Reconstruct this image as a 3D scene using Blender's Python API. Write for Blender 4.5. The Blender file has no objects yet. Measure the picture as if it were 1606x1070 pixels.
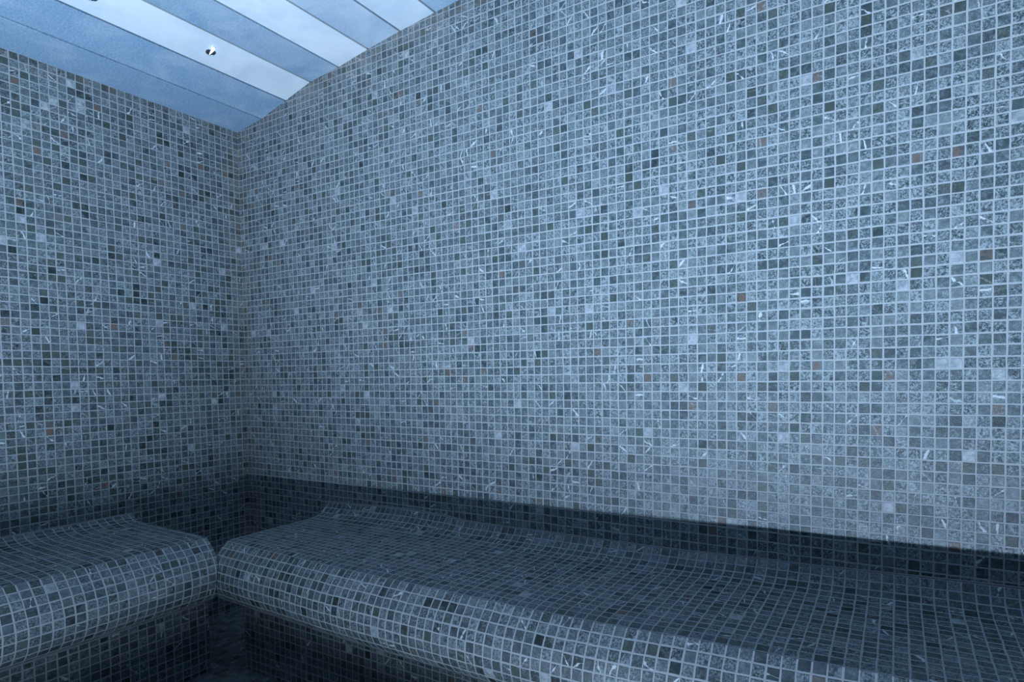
import bpy, bmesh, math, random
from mathutils import Matrix, Vector

C = bpy.context.scene.collection
P = 0.026                 # pitch of the mosaic: one tile plus its joint, in metres
ZF = -78.6                # floor level, in tiles below the ceiling corner
SC = bpy.context.scene


def W(x, y, z):
    """tile units (origin: ceiling corner of the two walls) -> metres, floor at z = 0"""
    return Vector((x * P, y * P, (z - ZF) * P))


# ------------------------------------------------------------------ camera
cam_d = bpy.data.cameras.new('camera')
cam = bpy.data.objects.new('camera', cam_d)
C.objects.link(cam)
yaw, pitch, roll = math.radians(-30.09), math.radians(-2.13), math.radians(-0.82)
fw = Vector((math.sin(yaw) * math.cos(pitch), math.cos(yaw) * math.cos(pitch), math.sin(pitch)))
r0 = Vector((math.cos(yaw), -math.sin(yaw), 0))
u0 = r0.cross(fw)
rr = math.cos(roll) * r0 + math.sin(roll) * u0
uu = -math.sin(roll) * r0 + math.cos(roll) * u0
mw = Matrix((rr, uu, -fw)).transposed().to_4x4()
mw.translation = W(95.1, -62.67, -40.23)
cam.matrix_world = mw
cam_d.sensor_width = 36
cam_d.lens = 946.6 / 1606 * 36
cam_d.shift_x = -55.5 / 1606
cam_d.shift_y = 88.0 / 1606
cam_d.clip_start = 0.01
SC.camera = cam

# ------------------------------------------------------------------ light and exposure
vs = SC.view_settings
vs.view_transform = 'Standard'
vs.look = 'None'
vs.gamma = 1
vs.use_curve_mapping = False
vs.exposure = 0.0
world = bpy.data.worlds.new('world')
SC.world = world
world.use_nodes = True
world.node_tree.nodes['Background'].inputs[0].default_value = (0.05, 0.09, 0.14, 1)
world.node_tree.nodes['Background'].inputs[1].default_value = 0.15

# the cool floor-level lamps across the room: a beam washing upwards and the open strip beside it
def floor_light(name, cx, length, energy, spread):
    ld = bpy.data.lights.new(name, 'AREA')
    ld.shape = 'RECTANGLE'
    ld.size = length * P
    ld.size_y = 1.3 * P
    ld.energy = energy
    ld.color = (0.515, 0.725, 1.0)
    ld.spread = math.radians(spread)
    lo = bpy.data.objects.new(name, ld)
    C.objects.link(lo)
    lo.location = W(cx, -62, -75)
    lo.rotation_euler = (math.pi, 0, 0)


floor_light('floor_uplight', 76, 76, 88, 142)
floor_light('floor_strip', 85, 74, 104, 178)
SC.cycles.max_bounces = 8
SC.cycles.diffuse_bounces = 4


# ------------------------------------------------------------------ node helpers
class NT:
    def __init__(s, name):
        s.m = bpy.data.materials.new(name)
        s.m.use_nodes = True
        s.t = s.m.node_tree
        s.b = s.t.nodes['Principled BSDF']

    def n(s, kind, **kw):
        nd = s.t.nodes.new(kind)
        for k, v in kw.items():
            setattr(nd, k, v)
        return nd

    def put(s, sock, v):
        if isinstance(v, bpy.types.NodeSocket):
            s.t.links.new(v, sock)
        elif v is not None:
            sock.default_value = v

    def ma(s, op, a, b=None, c=None, clamp=False):
        nd = s.n('ShaderNodeMath', operation=op, use_clamp=clamp)
        for i, v in enumerate((a, b, c)):
            s.put(nd.inputs[i], v)
        return nd.outputs[0]

    def vm(s, op, a, b=None, scale=None):
        nd = s.n('ShaderNodeVectorMath', operation=op)
        s.put(nd.inputs[0], a)
        s.put(nd.inputs[1], b)
        if scale is not None:
            s.put(nd.inputs[3], scale)
        return nd.outputs[0]

    def mr(s, v, a, b, c=0.0, d=1.0, smooth=False):
        nd = s.n('ShaderNodeMapRange', interpolation_type='SMOOTHSTEP' if smooth else 'LINEAR')
        for i, q in enumerate((v, a, b, c, d)):
            s.put(nd.inputs[i], q)
        return nd.outputs[0]

    def mix(s, f, a, b, blend='MIX'):
        nd = s.n('ShaderNodeMix', data_type='RGBA', blend_type=blend)
        s.put(nd.inputs[0], f)
        s.put(nd.inputs[6], a if isinstance(a, bpy.types.NodeSocket) else (*a, 1))
        s.put(nd.inputs[7], b if isinstance(b, bpy.types.NodeSocket) else (*b, 1))
        return nd.outputs[2]

    def noise(s, vec, scale, detail=2.0, rough=0.5, dist=0.0):
        nd = s.n('ShaderNodeTexNoise')
        s.put(nd.inputs['Vector'], vec)
        nd.inputs['Scale'].default_value = scale
        nd.inputs['Detail'].default_value = detail
        nd.inputs['Roughness'].default_value = rough
        nd.inputs['Distortion'].default_value = dist
        return nd.outputs[0]

    def ramp(s, f, stops):
        nd = s.n('ShaderNodeValToRGB')
        cr = nd.color_ramp
        while len(cr.elements) < len(stops):
            cr.elements.new(0.5)
        for e, (p, c) in zip(cr.elements, stops):
            e.position = p
            e.color = (*c, 1)
        s.put(nd.inputs[0], f)
        return nd.outputs[0]

    def sep(s, v):
        nd = s.n('ShaderNodeSeparateXYZ')
        s.put(nd.inputs[0], v)
        return nd.outputs

    def comb(s, x, y, z=0.0):
        nd = s.n('ShaderNodeCombineXYZ')
        for i, q in enumerate((x, y, z)):
            s.put(nd.inputs[i], q)
        return nd.outputs[0]


def mosaic(name, seed, shift=0.0, veins=1.0, warm=1.0, grout=(0.352, 0.364, 0.369), gain=1.0, green=0.96):
    """stone mosaic; the UV map counts tiles.  shift moves the mix of stones to darker (-) or paler (+)"""
    t = NT(name)
    uvn = t.n('ShaderNodeUVMap')
    uvn.uv_map = 'UVMap'
    uv = uvn.outputs[0]
    wob = t.n('ShaderNodeTexNoise')
    t.put(wob.inputs['Vector'], uv)
    wob.inputs['Scale'].default_value = 0.55
    wob.inputs['Detail'].default_value = 2
    wv = t.vm('SCALE', t.vm('SUBTRACT', wob.outputs['Color'], (0.5, 0.5, 0.5)), scale=0.08)
    q = t.vm('ADD', uv, wv)
    u, v, _ = t.sep(q)
    fu, fv = t.ma('FLOOR', u), t.ma('FLOOR', v)
    lx, ly = t.ma('SUBTRACT', t.ma('SUBTRACT', u, fu), 0.5), t.ma('SUBTRACT', t.ma('SUBTRACT', v, fv), 0.5)
    wn1 = t.n('ShaderNodeTexWhiteNoise', noise_dimensions='3D')
    t.put(wn1.inputs['Vector'], t.comb(fu, fv, float(seed)))
    wn2 = t.n('ShaderNodeTexWhiteNoise', noise_dimensions='3D')
    t.put(wn2.inputs['Vector'], t.comb(fu, fv, float(seed) + 17.3))
    R1, R2 = wn1.outputs['Color'], wn2.outputs['Color']
    a1, a2, a3 = t.sep(R1)
    b1, b2, b3 = t.sep(R2)
    # tile outline: slightly shifted, turned and uneven
    sx = t.ma('MULTIPLY_ADD', t.ma('SUBTRACT', b1, 0.5), 0.035, lx)
    sy = t.ma('MULTIPLY_ADD', t.ma('SUBTRACT', b2, 0.5), 0.035, ly)
    ang = t.ma('MULTIPLY', t.ma('SUBTRACT', b3, 0.5), 0.06)
    tx = t.ma('SUBTRACT', sx, t.ma('MULTIPLY', ang, sy))
    ty = t.ma('MULTIPLY_ADD', ang, sx, sy)
    hs = t.ma('MULTIPLY_ADD', a2, 0.03, 0.378)
    qx = t.ma('MAXIMUM', t.ma('SUBTRACT', t.ma('ABSOLUTE', tx), hs), 0.0)
    qy = t.ma('MAXIMUM', t.ma('SUBTRACT', t.ma('ABSOLUTE', ty), hs), 0.0)
    d = t.ma('SQRT', t.ma('ADD', t.ma('MULTIPLY', qx, qx), t.ma('MULTIPLY', qy, qy)))
    en = t.noise(uv, 7.0, 3.0, 0.6)
    d = t.ma('MULTIPLY_ADD', t.ma('SUBTRACT', en, 0.5), 0.05, d)
    mask = t.mr(d, 0.026, 0.05, 1.0, 0.0, True)
    # stone
    off = t.vm('SCALE', R1, scale=41.0)
    rot = t.n('ShaderNodeVectorRotate', rotation_type='Z_AXIS')
    t.put(rot.inputs['Vector'], uv)
    t.put(rot.inputs['Angle'], t.ma('MULTIPLY', b3, 6.28))
    sp = t.vm('ADD', t.vm('SCALE', rot.outputs[0], scale=t.ma('MULTIPLY_ADD', a2, 0.9, 0.65)), off)
    nA = t.noise(sp, 1.5, 4.0, 0.6, 0.6)
    nB = t.noise(sp, 4.6, 3.0, 0.6, 0.9)
    nD = t.noise(sp, 4.4, 4.0, 0.68, 0.5)
    nC = t.noise(sp, 0.8, 2.0, 0.5, 0.8)
    nG = t.noise(uv, 0.12, 4.0, 0.7)                   # clusters of one batch of stone
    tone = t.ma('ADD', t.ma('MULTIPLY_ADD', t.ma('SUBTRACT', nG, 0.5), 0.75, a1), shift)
    base = t.ramp(tone, [(0.0, (0.026, 0.038, 0.037)), (0.07, (0.036, 0.050, 0.050)), (0.18, (0.058, 0.080, 0.084)),
                         (0.45, (0.082, 0.112, 0.119)), (0.80, (0.118, 0.152, 0.160)), (0.965, (0.165, 0.200, 0.208)),
                         (1.0, (0.205, 0.240, 0.248))])
    spk = t.mr(nA, 0.3, 0.7, 0.72, 1.28)
    base = t.mix(1.0, base, t.comb(spk, spk, spk), 'MULTIPLY')
    # pale crackle and speckle, in most stones
    vw = t.mr(t.ma('ADD', b1, t.ma('MULTIPLY', t.ma('SUBTRACT', nA, 0.5), 1.4)), 0.02, 0.68, 0.0, 0.95 * veins)
    net = t.mr(t.ma('ABSOLUTE', t.ma('SUBTRACT', nB, 0.5)), 0.008, 0.05, 0.95, 0.0)
    patch = t.mr(nD, 0.52, 0.62, 0.0, 0.85)
    base = t.mix(t.ma('MULTIPLY', t.ma('MAXIMUM', net, patch), vw, clamp=True), base, (0.45, 0.505, 0.525))
    pit = t.mr(nD, 0.49, 0.39, 0.0, 0.85)
    base = t.mix(t.ma('MULTIPLY', pit, vw, clamp=True), base, (0.032, 0.046, 0.051))
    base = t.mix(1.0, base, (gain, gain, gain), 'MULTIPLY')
    base = t.mix(t.mr(b2, 0.010, 0.009, 0.0, 0.85), base, t.mix(t.mr(nA, 0.35, 0.65), (0.20, 0.23, 0.24), (0.46, 0.46, 0.48)))
    # straight shards of white quartz in some stones
    ca, sa = t.ma('COSINE', t.ma('MULTIPLY', a3, 40.0)), t.ma('SINE', t.ma('MULTIPLY', a3, 40.0))
    ln = t.ma('ADD', t.ma('MULTIPLY', tx, ca), t.ma('MULTIPLY', ty, sa))
    ln = t.ma('ADD', ln, t.ma('ADD', t.ma('MULTIPLY', t.ma('SUBTRACT', a1, 0.5), 0.5), t.ma('MULTIPLY', t.ma('SUBTRACT', nC, 0.5), 0.5)))
    wd = t.mr(nA, 0.42, 0.66, 0.0, 0.13)
    st = t.mr(t.ma('ABSOLUTE', ln), wd, t.ma('ADD', wd, 0.02), 1.0, 0.0)
    base = t.mix(t.ma('MULTIPLY', st, t.mr(b2, 0.91, 0.93, 0.0, 0.85)), base, (0.56, 0.57, 0.58))
    # green and brown stones
    base = t.mix(t.mr(a3, green, green + 0.005, 0.0, 0.75), base, (0.045, 0.058, 0.046))
    br = t.ma('MULTIPLY', t.mr(a3, 0.012, 0.010), t.mr(nA, 0.36, 0.56))
    base = t.mix(t.ma('MULTIPLY', br, 0.85 * warm, clamp=True), base, (0.135, 0.090, 0.068))
    gn = t.noise(uv, 11.0, 3.0, 0.6)
    gcol = t.mix(gn, tuple(c * 0.84 for c in grout), tuple(c * 1.12 for c in grout))
    # rust-brown staining carried by the 'stain' attribute (wall corner and ceiling edge)
    at = t.n('ShaderNodeAttribute', attribute_name='stain')
    sn = t.ma('MULTIPLY', t.ma('MULTIPLY', at.outputs['Fac'], t.mr(t.noise(uv, 0.8, 3.0, 0.6), 0.3, 0.62)), 0.6, clamp=True)
    base = t.mix(t.ma('MULTIPLY', sn, t.mr(b2, 0.15, 0.5)), base, (0.21, 0.165, 0.13))
    gcol = t.mix(t.ma('MULTIPLY', sn, 0.5), gcol, (0.30, 0.25, 0.21))
    col = t.mix(mask, gcol, base)
    t.put(t.b.inputs['Base Color'], col)
    t.put(t.b.inputs['Roughness'], t.mr(mask, 0.0, 1.0, 0.85, t.mr(nB, 0.3, 0.7, 0.34, 0.52)))
    t.b.inputs['Specular IOR Level'].default_value = 0.45
    tilt = t.ma('ADD', t.ma('MULTIPLY', tx, t.ma('SUBTRACT', a2, 0.5)), t.ma('MULTIPLY', ty, t.ma('SUBTRACT', a3, 0.5)))
    dome = t.mr(d, -0.03, 0.06, 1.0, 0.0, True)
    h = t.ma('ADD', dome, t.ma('MULTIPLY', mask, t.ma('MULTIPLY_ADD', tilt, 0.55, t.ma('MULTIPLY', nB, 0.18))))
    bp = t.n('ShaderNodeBump')
    bp.inputs['Strength'].default_value = 0.55
    bp.inputs['Distance'].default_value = 0.0016
    t.put(bp.inputs['Height'], h)
    t.put(t.b.inputs['Normal'], bp.outputs[0])
    return t.m


def simple(name, col, rough=0.6, metal=0.0, spec=0.4, emit=None, strength=0.0, grain=0.0):
    t = NT(name)
    if grain:
        tc = t.n('ShaderNodeTexCoord')
        g = t.noise(tc.outputs['Object'], 160.0, 3.0, 0.6)
        t.put(t.b.inputs['Base Color'], t.mix(g, tuple(c * (1 - grain) for c in col), tuple(min(1, c * (1 + grain)) for c in col)))
    else:
        t.b.inputs['Base Color'].default_value = (*col, 1)
    t.b.inputs['Roughness'].default_value = rough
    t.b.inputs['Metallic'].default_value = metal
    t.b.inputs['Specular IOR Level'].default_value = spec
    if emit:
        t.b.inputs['Emission Color'].default_value = (*emit, 1)
        t.b.inputs['Emission Strength'].default_value = strength
    return t.m


def panel_mat():
    """ceiling boards: satin light panels; each board has its own finish (attribute 'tone': 0 matt grained .. 1 pale smooth)"""
    t = NT('ceiling_boards')
    uvn = t.n('ShaderNodeUVMap')
    uvn.uv_map = 'UVMap'
    uv = uvn.outputs[0]
    at = t.n('ShaderNodeAttribute', attribute_name='tone')
    cloud = t.noise(uv, 0.16, 4.0, 0.55, 0.6)
    tone = t.ma('ADD', at.outputs['Fac'], t.ma('MULTIPLY', t.ma('SUBTRACT', cloud, 0.5), 0.9), clamp=True)
    g1 = t.noise(uv, 4.0, 4.0, 0.75)
    g2 = t.noise(uv, 9.0, 2.0, 0.6)
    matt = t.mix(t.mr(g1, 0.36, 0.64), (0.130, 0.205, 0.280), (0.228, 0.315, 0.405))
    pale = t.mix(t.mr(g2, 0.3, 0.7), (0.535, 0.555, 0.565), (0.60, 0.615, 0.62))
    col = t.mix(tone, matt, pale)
    col = t.mix(t.ma('MULTIPLY', at.outputs['Fac'], -1.0, clamp=True), col, (0.10, 0.13, 0.17))  # negative tone: dark colour that only keeps bounced light down
    t.put(t.b.inputs['Base Color'], col)
    t.put(t.b.inputs['Roughness'], t.mr(tone, 0.0, 1.0, 0.6, 0.42))
    t.b.inputs['Specular IOR Level'].default_value = 0.4
    bp = t.n('ShaderNodeBump')
    bp.inputs['Strength'].default_value = 0.12
    bp.inputs['Distance'].default_value = 0.001
    t.put(bp.inputs['Height'], g1)
    t.put(t.b.inputs['Normal'], bp.outputs[0])
    return t.m


M = {
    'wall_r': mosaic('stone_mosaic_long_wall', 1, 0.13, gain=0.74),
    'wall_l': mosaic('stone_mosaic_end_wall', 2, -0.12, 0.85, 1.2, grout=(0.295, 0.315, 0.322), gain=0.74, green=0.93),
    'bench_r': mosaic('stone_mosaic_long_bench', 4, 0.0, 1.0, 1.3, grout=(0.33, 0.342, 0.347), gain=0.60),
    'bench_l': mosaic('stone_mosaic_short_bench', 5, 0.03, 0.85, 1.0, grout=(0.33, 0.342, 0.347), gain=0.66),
    'plinth': mosaic('stone_mosaic_bench_base', 6, -0.05, 0.8, grout=(0.30, 0.31, 0.315), gain=0.65),
    'floor': mosaic('stone_mosaic_floor', 7, -0.3, 0.4, 1.2, grout=(0.15, 0.14, 0.135)),
    'panel': panel_mat(),
    'dark_gap': simple('dark_ceiling_void', (0.02, 0.025, 0.03), 0.9),
    'grout': simple('grout_cove', (0.33, 0.34, 0.36), 0.85, grain=0.18),
    'sealant': simple('brown_grey_sealant', (0.22, 0.205, 0.21), 0.6, grain=0.2),
    'steel': simple('polished_steel_ring', (0.30, 0.33, 0.37), 0.3, 0.9),
    'dark_steel': simple('dark_lens_cup', (0.10, 0.12, 0.14), 0.3, 0.8),
    'rod': simple('white_light_guide', (0.95, 0.96, 0.98), 0.25, 0.0, 0.5, (0.86, 0.95, 1.0), 1.1),
}


# ------------------------------------------------------------------ mesh helpers
class Mesh:
    """faces in tile units with UVs (also in tiles), per-face material slot and a float attribute per corner vertex"""

    def __init__(s):
        s.v, s.f, s.uv, s.mi, s.at = [], [], [], [], []

    def vert(s, x, y, z, a=0.0):
        s.v.append(tuple(W(x, y, z)))
        s.at.append(a)
        return len(s.v) - 1

    def face(s, idx, uvs, mi=0):
        s.f.append(idx)
        s.uv.append(uvs)
        s.mi.append(mi)

    def quad(s, pts, uvs, mi=0, at=(0, 0, 0, 0)):
        s.face([s.vert(*p, a) for p, a in zip(pts, at)], uvs, mi)

    def build(s, name, mats, parent=None, attr=None, origin=(0, 0, 0), merge=True, smooth=False):
        me = bpy.data.meshes.new(name)
        o3 = Vector(origin)
        me.from_pydata([Vector(p) - o3 for p in s.v], [], s.f)
        ul = me.uv_layers.new(name='UVMap')
        k = 0
        for p, uvs in zip(me.polygons, s.uv):
            p.material_index = s.mi[p.index]
            p.use_smooth = smooth
            for j, li in enumerate(p.loop_indices):
                ul.data[li].uv = uvs[j]
        if attr:
            A = me.attributes.new(attr, 'FLOAT', 'POINT')
            for i, a in enumerate(s.at):
                A.data[i].value = a
        for m in (mats if isinstance(mats, (list, tuple)) else [mats]):
            me.materials.append(m)
        me.update()
        if merge:
            bm = bmesh.new()
            bm.from_mesh(me)
            bmesh.ops.remove_doubles(bm, verts=bm.verts, dist=1e-5)
            bm.to_mesh(me)
            bm.free()
        ob = bpy.data.objects.new(name, me)
        C.objects.link(ob)
        ob.location = o3
        if parent:
            ob.parent = parent
            ob.location = o3 - parent.location
        return ob


def thing(name, label, cat, loc, group=None):
    o = bpy.data.objects.new(name, None)
    o.empty_display_size = 0.1
    C.objects.link(o)
    o.location = loc
    o['label'] = label
    o['category'] = cat
    if group:
        o['group'] = group
    return o


def struct(o):
    o['kind'] = 'structure'
    return o


# ------------------------------------------------------------------ room shell
XR, YN, ZT = 146.0, -80.0, 13.0     # far wall, near wall, top of the walls (above the ceiling)
half = [(0.0, 0.72), (6.35, 1.5), (12.36, 2.97), (18.2, 4.4), (24.36, 4.95), (30.42, 5.86), (36.48, 6.58), (42.66, 7.17),
        (48.75, 7.66), (54.85, 8.05), (60.9, 8.34), (67.0, 8.54)]
vault = half + [(73.0, 8.62)] + [(146.0 - x, z) for x, z in reversed(half)]


def ceil_z(x):
    for (x0, z0), (x1, z1) in zip(vault, vault[1:]):
        if x0 <= x <= x1:
            return z0 + (z1 - z0) * (x - x0) / (x1 - x0)
    return vault[-1][1]


TH = 5.0     # wall thickness
m = Mesh()
xs = sorted(set([x for x, _ in vault] + [1.0, 3.0, XR - 3.0]))
for xa, xb in zip(xs, xs[1:]):
    lev = [lambda x: ZT, lambda x: ceil_z(x) + 0.01, lambda x: ceil_z(x) - 0.9, lambda x: ceil_z(x) - 2.8, lambda x: ZF]
    edge = lambda x: max(0.0, 1 - max(0.0, x - 1.0) / 2.0) * 0.8
    lv = [1.0, 1.0, 1.0, 0.0, 0.0]
    for k in range(4):
        pts = [(xa, 0, lev[k](xa)), (xa, 0, lev[k + 1](xa)), (xb, 0, lev[k + 1](xb)), (xb, 0, lev[k](xb))]
        at = [max(edge(xa), lv[k]), max(edge(xa), lv[k + 1]), max(edge(xb), lv[k + 1]), max(edge(xb), lv[k])]
        m.quad(pts, [(p[0], p[2] + 0.25) for p in pts], 0, at)
# thickness
m.quad([(-TH, TH, ZF), (XR + TH, TH, ZF), (XR + TH, TH, ZT), (-TH, TH, ZT)][::-1], [(0, 0)] * 4, 1)
m.quad([(0, 0, ZT), (XR, 0, ZT), (XR + TH, TH, ZT), (-TH, TH, ZT)], [(0, 0)] * 4, 1)
struct(m.build('wall_right', [M['wall_r'], M['dark_gap']], attr='stain'))

m = Mesh()
ys = [0, -1, -3, -20, YN]
for ya, yb in zip(ys, ys[1:]):
    c0 = vault[0][1]
    lev = [ZT, c0 + 0.01, c0 - 0.9, c0 - 2.4, ZF]
    lv = [0.5, 0.5, 0.5, 0.0, 0.0]
    edge = lambda y: max(0.0, 1 - max(0.0, -y - 1.0) / 2.0) * 0.8
    for k in range(4):
        pts = [(0, yb, lev[k]), (0, yb, lev[k + 1]), (0, ya, lev[k + 1]), (0, ya, lev[k])]
        at = [max(edge(yb), lv[k]), max(edge(yb), lv[k + 1]), max(edge(ya), lv[k + 1]), max(edge(ya), lv[k])]
        m.quad(pts, [(p[1] - 0.03, p[2] + 0.26) for p in pts], 0, at)
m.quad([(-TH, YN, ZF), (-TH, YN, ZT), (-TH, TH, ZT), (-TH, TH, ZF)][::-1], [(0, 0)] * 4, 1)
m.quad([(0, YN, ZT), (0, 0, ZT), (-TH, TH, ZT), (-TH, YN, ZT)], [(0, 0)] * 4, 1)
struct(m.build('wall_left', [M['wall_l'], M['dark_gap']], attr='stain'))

m = Mesh()
m.quad([(0, YN, ZF), (XR, YN, ZF), (XR, 0, ZF), (0, 0, ZF)], [(0, YN), (XR, YN), (XR, 0), (0, 0)])
m.quad([(0, YN, ZF - 4), (0, 0, ZF - 4), (XR, 0, ZF - 4), (XR, YN, ZF - 4)], [(0, 0)] * 4)
struct(m.build('floor', M['floor']))

# ceiling: one vault of long boards with open joints, a dark void behind
tones = [0.0, 0.03, 0.88, 0.14, 0.94, 0.36, 0.74, 0.1, 0.1, 0.0, 0.0] + [-0.9] * 20  # unseen boards set matt, the far ones darkened, to hold down bounced light
m = Mesh()
GAP, BEV, THK = 0.15, 0.05, 0.8
for i, ((xa, za), (xb, zb)) in enumerate(zip(vault, vault[1:])):
    L = math.hypot(xb - xa, zb - za)
    tx, tz = (xb - xa) / L, (zb - za) / L
    nx, nz = tz, -tx                       # facing down into the room
    ga = 0.0 if i == 0 else GAP
    gb = 0.0 if i == len(vault) - 2 else GAP
    def pt(s, h):
        return (xa + tx * s - nx * h, za + tz * s - nz * h)
    prof = [pt(ga, THK), pt(ga, BEV), pt(ga + BEV, 0), pt(L - gb - BEV, 0), pt(L - gb, BEV), pt(L - gb, THK)]
    sv = [0, 0, BEV, L - BEV, L, L]
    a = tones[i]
    y0, y1 = -0.02, YN + 0.02
    for k in range(5):
        (pxa, pza), (pxb, pzb) = prof[k], prof[k + 1]
        uo = i * 9.7
        m.quad([(pxa, y0, pza), (pxb, y0, pzb), (pxb, y1, pzb), (pxa, y1, pza)],
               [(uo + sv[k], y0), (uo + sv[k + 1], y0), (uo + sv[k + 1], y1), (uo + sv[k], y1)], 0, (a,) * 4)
    for yy, rev in ((y0, False), (y1, True)):
        idx = [m.vert(px, yy, pz, a) for px, pz in prof]
        m.face(idx[::-1] if rev else idx, [(0, 0)] * 6, 0)
for (xa, za), (xb, zb) in zip(vault, vault[1:]):
    m.quad([(xa, 0, za + 1.0), (xb, 0, zb + 1.0), (xb, YN, zb + 1.0), (xa, YN, za + 1.0)], [(0, 0)] * 4, 1)
m.quad([(0, 0, ZT), (0, YN, ZT), (XR, YN, ZT), (XR, 0, ZT)], [(0, 0)] * 4, 1)
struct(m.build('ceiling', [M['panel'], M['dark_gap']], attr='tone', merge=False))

# ------------------------------------------------------------------ benches
# profiles (distance from the wall, level), about one tile per step from lip to cove
def lin(a, b, n):
    return [(a[0] + (b[0] - a[0]) * i / n, a[1] + (b[1] - a[1]) * i / n) for i in range(1, n)]


PR = [(0.06, -59.2), (0.16, -59.27), (0.68, -60.05), (1.45, -60.6), (2.38, -60.92), (3.38, -61.08)]
PR += lin((3.38, -61.08), (16.2, -61.2), 13) + [(16.2, -61.2), (17.1, -61.36)]
ROLL_R = len(PR) - 1
PR += [(17.86, -62.05), (18.53, -62.82), (19.06, -63.68), (19.36, -64.64), (19.49, -65.64), (19.38, -66.66), (18.95, -67.62),
       (18.27, -68.42), (17.45, -69.06), (16.52, -69.54), (15.55, -69.9), (15.0, -70.35)]
PL = [(0.06, -59.3), (0.2, -59.36), (0.85, -59.78), (1.65, -60.05), (2.6, -60.2), (3.6, -60.28)]
PL += lin((3.6, -60.28), (17.6, -60.45), 14) + [(17.6, -60.45), (18.55, -60.62)]
ROLL_L = len(PL) - 1
PL += [(19.3, -61.28), (20.02, -61.98), (20.58, -62.82), (20.95, -63.72), (21.13, -64.68), (21.1, -65.68), (20.83, -66.66),
       (20.35, -67.5), (19.65, -68.18), (18.75, -68.66), (17.8, -69.0), (17.0, -69.5)]
DR, DL = 15.0, 17.0           # plinth faces
ER, EL = 19.6, 18.25          # where each bench stops short of the corner


def depth_at(prof, start, z):
    best = 0.0
    for (d0, z0), (d1, z1) in zip(prof[start:], prof[start + 1:]):
        if z1 <= z <= z0 and z0 != z1:
            best = max(best, d0 + (d1 - d0) * (z - z0) / (z1 - z0))
    return best


def table(tb, x):
    if x <= tb[0][0]:
        return tb[0][1]
    for (x0, a), (x1, b) in zip(tb, tb[1:]):
        if x <= x1:
            s = (x - x0) / (x1 - x0)
            s = s * s * (3 - 2 * s)
            return a + (b - a) * s
    return tb[-1][1]


# the hand-formed long bench swells and dips a little along its length
SWELL = [(19.6, -0.75), (30, -0.35), (44, 0.1), (75, 0.1), (84, -0.25), (95, -0.6), (146, -0.6)]
RT = 0.06
RISE = [(19.6, 0.0), (66, 0.0), (84, 0.32), (104, 0.52), (146, 0.52)]
LIP = [(19.6, 0.0), (36, 0.45), (41, 0.3), (48, -0.15), (74, -0.1), (85, 0.15), (104, 0.6), (146, 0.6)]


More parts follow.
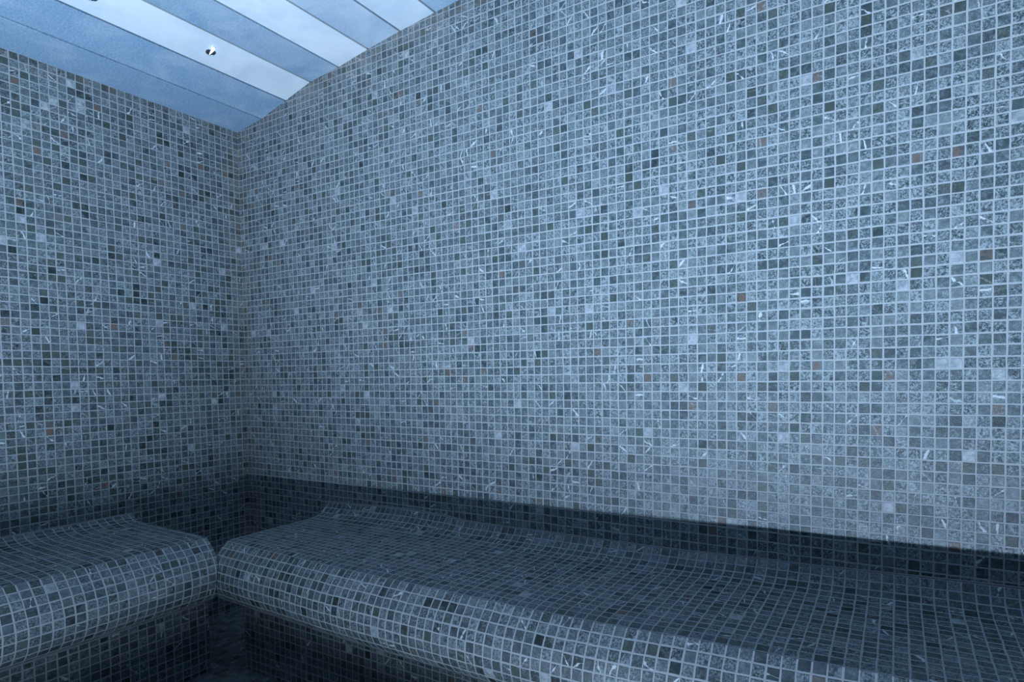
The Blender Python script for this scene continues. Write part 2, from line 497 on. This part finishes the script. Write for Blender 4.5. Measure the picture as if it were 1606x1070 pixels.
def bench(name, label, along, prof, roll, other, other_roll, end, far, dplinth, pend, mat, seed_uv):
    """along: 'x' runs beside the right wall, 'y' beside the left wall"""
    def pos(t, d, z):
        return (t, -d, z) if along == 'x' else (d, -t, z)
    root = thing(name, label, 'bench', W(*pos((end + far) / 2, dplinth / 2, ZF)), 'tiled heated benches')
    # running length for the tile rows
    arc = [0.0]
    for (d0, z0), (d1, z1) in zip(prof, prof[1:]):
        arc.append(arc[-1] + math.hypot(d1 - d0, z1 - z0))
    # snap rows to the facets
    rowv = [0.0, 0.12] + [0.12 + i for i in range(1, len(prof) - 1)]
    ts = [end, end + 1.0, end + 2.2]
    while ts[-1] < far - 3:
        ts.append(ts[-1] + 2.0)
    ts.append(far)
    grid = []
    for si, t in enumerate(ts):
        row = []
        for k, (d, z) in enumerate(prof):
            dd, zz, tt = d, z, t
            if along == 'x':
                w = min(1.0, max(0.0, (d - 6) / 10.0))
                dd = d + table(SWELL, t) * w
                zz = z + table(RISE, t) * min(1.0, max(0.0, (70.2 + z) / 6.0))
                if k < 6:
                    zz = zz + (table(LIP, t) - table(RISE, t)) * (1 - k / 6.0)
            if si < 2 and k > roll:
                # below the seats the two rolls run on until they meet in an inside corner
                if along == 'x':
                    w2 = min(1.0, max(0.0, (d + SWELL[0][1] - 17.7) / 0.6))
                    run = max(0.0, depth_at(other, other_roll, z) - end + RT) * w2
                else:
                    run = max(0.0, depth_at(other, other_roll, z) + SWELL[0][1] - end + RT) * min(1.0, max(0.0, (d - 19.3) / 0.5))
                tt = t + (run if si == 0 else run * 0.5)
            row.append((tt, dd, zz))
        grid.append(row)
    m = Mesh()
    flip = along == 'x'
    n = len(prof)
    for a in range(len(ts) - 1):
        for k in range(n - 1):
            q = [grid[a][k], grid[a + 1][k], grid[a + 1][k + 1], grid[a][k + 1]]
            uv = [(c[0] + seed_uv, -rowv[kk]) for c, kk in zip(q, (k, k, k + 1, k + 1))]
            pts = [pos(*c) for c in q]
            if flip:
                pts, uv = pts[::-1], uv[::-1]
            m.quad(pts, uv, 1 if (k == 0 or k == n - 2) else 0)
    # closed underside, back and ends
    for a in range(len(ts) - 1):
        A, B = grid[a], grid[a + 1]
        zb = prof[-1][1]
        q1 = [A[n - 1], B[n - 1], (B[n - 1][0], 0.06, zb), (A[n - 1][0], 0.06, zb)]
        q2 = [(A[n - 1][0], 0.06, zb), (B[n - 1][0], 0.06, zb), B[0], A[0]]
        for q in (q1, q2):
            pts = [pos(*c) for c in q]
            m.quad(pts[::-1] if flip else pts, [(c[0], c[1]) for c in q], 1)
    for g, te, rev in ((grid[0], end, True), (grid[-1], far, False)):
        dl = prof[roll][0] - 0.3                       # flat end wall up to here, then out to the meeting edge of the rolls
        turn = rev != flip
        inner = [(te, min(c[1], dl), c[2]) for c in g]
        ring = inner + [(te, 0.06, g[-1][2])]
        idx = [m.vert(*pos(*c)) for c in ring]
        uvs = [(c[1], c[2]) for c in ring]
        m.face(idx[::-1] if turn else idx, uvs[::-1] if turn else uvs, 0)
        for k in range(n - 1):
            q = [inner[k], g[k], g[k + 1], inner[k + 1]]
            if g[k] == inner[k]:
                q = [g[k], g[k + 1], inner[k + 1]] if g[k + 1] != inner[k + 1] else None
            elif g[k + 1] == inner[k + 1]:
                q = [inner[k], g[k], g[k + 1]]
            if q:
                q = q[::-1] if turn else q
                m.face([m.vert(*pos(*c)) for c in q], [(c[1], c[2]) for c in q], 0)
    m.build('seat', [mat, M['grout']], root, origin=root.location)
    # recessed base
    m = Mesh()
    zt = prof[-1][1] + 0.02
    a0, a1, d0, d1 = pend, far, 0.06, dplinth
    cs = [(a0, d0), (a1, d0), (a1, d1), (a0, d1)]
    for (ta, da), (tb, db) in zip(cs, cs[1:] + cs[:1]):
        hor = abs(ta - tb) > abs(da - db)
        ua, ub = (ta, tb) if hor else (da, db)
        q = [(ta, da, ZF), (tb, db, ZF), (tb, db, zt), (ta, da, zt)]
        uv = [(ua, ZF + 0.1), (ub, ZF + 0.1), (ub, zt + 0.1), (ua, zt + 0.1)]
        pts = [pos(*c) for c in q]
        if not flip:
            pts, uv = pts[::-1], uv[::-1]
        m.quad(pts, uv)
    for z, up in ((zt, True), (ZF, False)):
        pts = [pos(t, d, z) for t, d in cs]
        m.quad(pts if up != flip else pts[::-1], [(t, d) for t, d in cs])
    m.build('plinth', M['plinth'], root, origin=root.location)
    # bead of sealant where the lip meets the wall
    m = Mesh()
    R = 0.11
    ring = [(0.03 + R * math.cos(a), R * math.sin(a)) for a in [math.pi / 2 * j / 3 - 0.6 for j in range(5)]] + [(0.02, -0.15)]
    rows = []
    for t in ts[:]:
        zz = prof[0][1] + (table(LIP, t) if along == 'x' else 0.0) + 0.02
        rows.append([pos(t, d, zz + h) for d, h in ring])
    for A, B in zip(rows, rows[1:]):
        for k in range(len(ring)):
            k2 = (k + 1) % len(ring)
            q = [A[k], B[k], B[k2], A[k2]]
            m.quad(q if flip else q[::-1], [(0, 0)] * 4)
    for g in (rows[0], rows[-1]):
        m.face([m.vert(*c) for c in g], [(0, 0)] * len(g))
    sb = m.build('sealant_bead', M['sealant'], root, origin=root.location)
    sb['label'] = 'thin brown-grey sealant line between seat lip and wall'
    return root


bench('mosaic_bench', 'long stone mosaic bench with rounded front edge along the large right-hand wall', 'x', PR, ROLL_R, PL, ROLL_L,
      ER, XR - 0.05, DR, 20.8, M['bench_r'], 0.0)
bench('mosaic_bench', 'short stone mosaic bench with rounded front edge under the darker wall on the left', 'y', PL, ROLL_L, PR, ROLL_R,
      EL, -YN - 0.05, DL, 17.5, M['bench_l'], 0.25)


# ------------------------------------------------------------------ ceiling spotlights
def lathe(prof, seg=32):
    """(radius, height) pairs in metres -> bmesh around z"""
    bm = bmesh.new()
    rings = []
    for r, h in prof:
        if r < 1e-6:
            rings.append([bm.verts.new((0, 0, h))])
        else:
            rings.append([bm.verts.new((r * math.cos(2 * math.pi * i / seg), r * math.sin(2 * math.pi * i / seg), h)) for i in range(seg)])
    for A, B in zip(rings, rings[1:]):
        for i in range(seg):
            j = (i + 1) % seg
            if len(A) == 1:
                bm.faces.new((A[0], B[j], B[i]))
            elif len(B) == 1:
                bm.faces.new((A[i], A[j], B[0]))
            else:
                bm.faces.new((A[i], A[j], B[j], B[i]))
    bmesh.ops.recalc_face_normals(bm, faces=bm.faces)
    return bm


def part(name, bm, mat, parent, mtx=None):
    me = bpy.data.meshes.new(name)
    if mtx is not None:
        bm.transform(mtx)
    bm.to_mesh(me)
    bm.free()
    for p in me.polygons:
        p.use_smooth = True
    me.materials.append(mat)
    o = bpy.data.objects.new(name, me)
    C.objects.link(o)
    o.parent = parent
    return o


(xa, za), (xb, zb) = vault[2], vault[3]
bx = 15.15
bz = za + (zb - za) * (bx - xa) / (xb - xa)
slope = math.atan2(zb - za, xb - xa)
spots = [(bx, -13.45, 'small recessed ceiling spotlight with white rod, nearer the wall corner'),
         (bx, -27.3, 'small recessed ceiling spotlight at the very top edge, farther from the wall corner')]
lamp = None
for x, y, lab in spots:
    if lamp is None:
        lamp = thing('ceiling_spotlight', lab, 'ceiling light', W(x, y, bz), 'spotlights in the ceiling boards')
        lamp.rotation_euler = (0, -slope, 0)
        part('rim', lathe([(0.0146, 0.0004), (0.0160, 0.0004), (0.0162, -0.0005), (0.0155, -0.0012), (0.0147, -0.0009), (0.0143, 0.0004)]), M['steel'], lamp)
        part('lens_cup', lathe([(0.0147, -0.0005), (0.0120, -0.0010), (0.0070, -0.0022), (0.0, -0.0030)]), M['dark_steel'], lamp)
        rod = lathe([(0.0, 0.0), (0.0010, 0.0005), (0.0030, 0.016), (0.0046, 0.036), (0.0048, 0.043), (0.0036, 0.0465), (0.0, 0.0475)], 20)
        ax = Vector((1.95, -0.42, -0.26)).normalized()
        mt = Matrix.Translation((-0.0115, 0.001, -0.0020)) @ ax.to_track_quat('Z', 'Y').to_matrix().to_4x4()
        part('light_rod', rod, M['rod'], lamp, mt)
        first = lamp
    else:
        r = first.copy()
        C.objects.link(r)
        r.location = W(x, y, bz)
        r['label'] = lab
        for ch in list(first.children):
            c = ch.copy()
            C.objects.link(c)
            c.parent = r
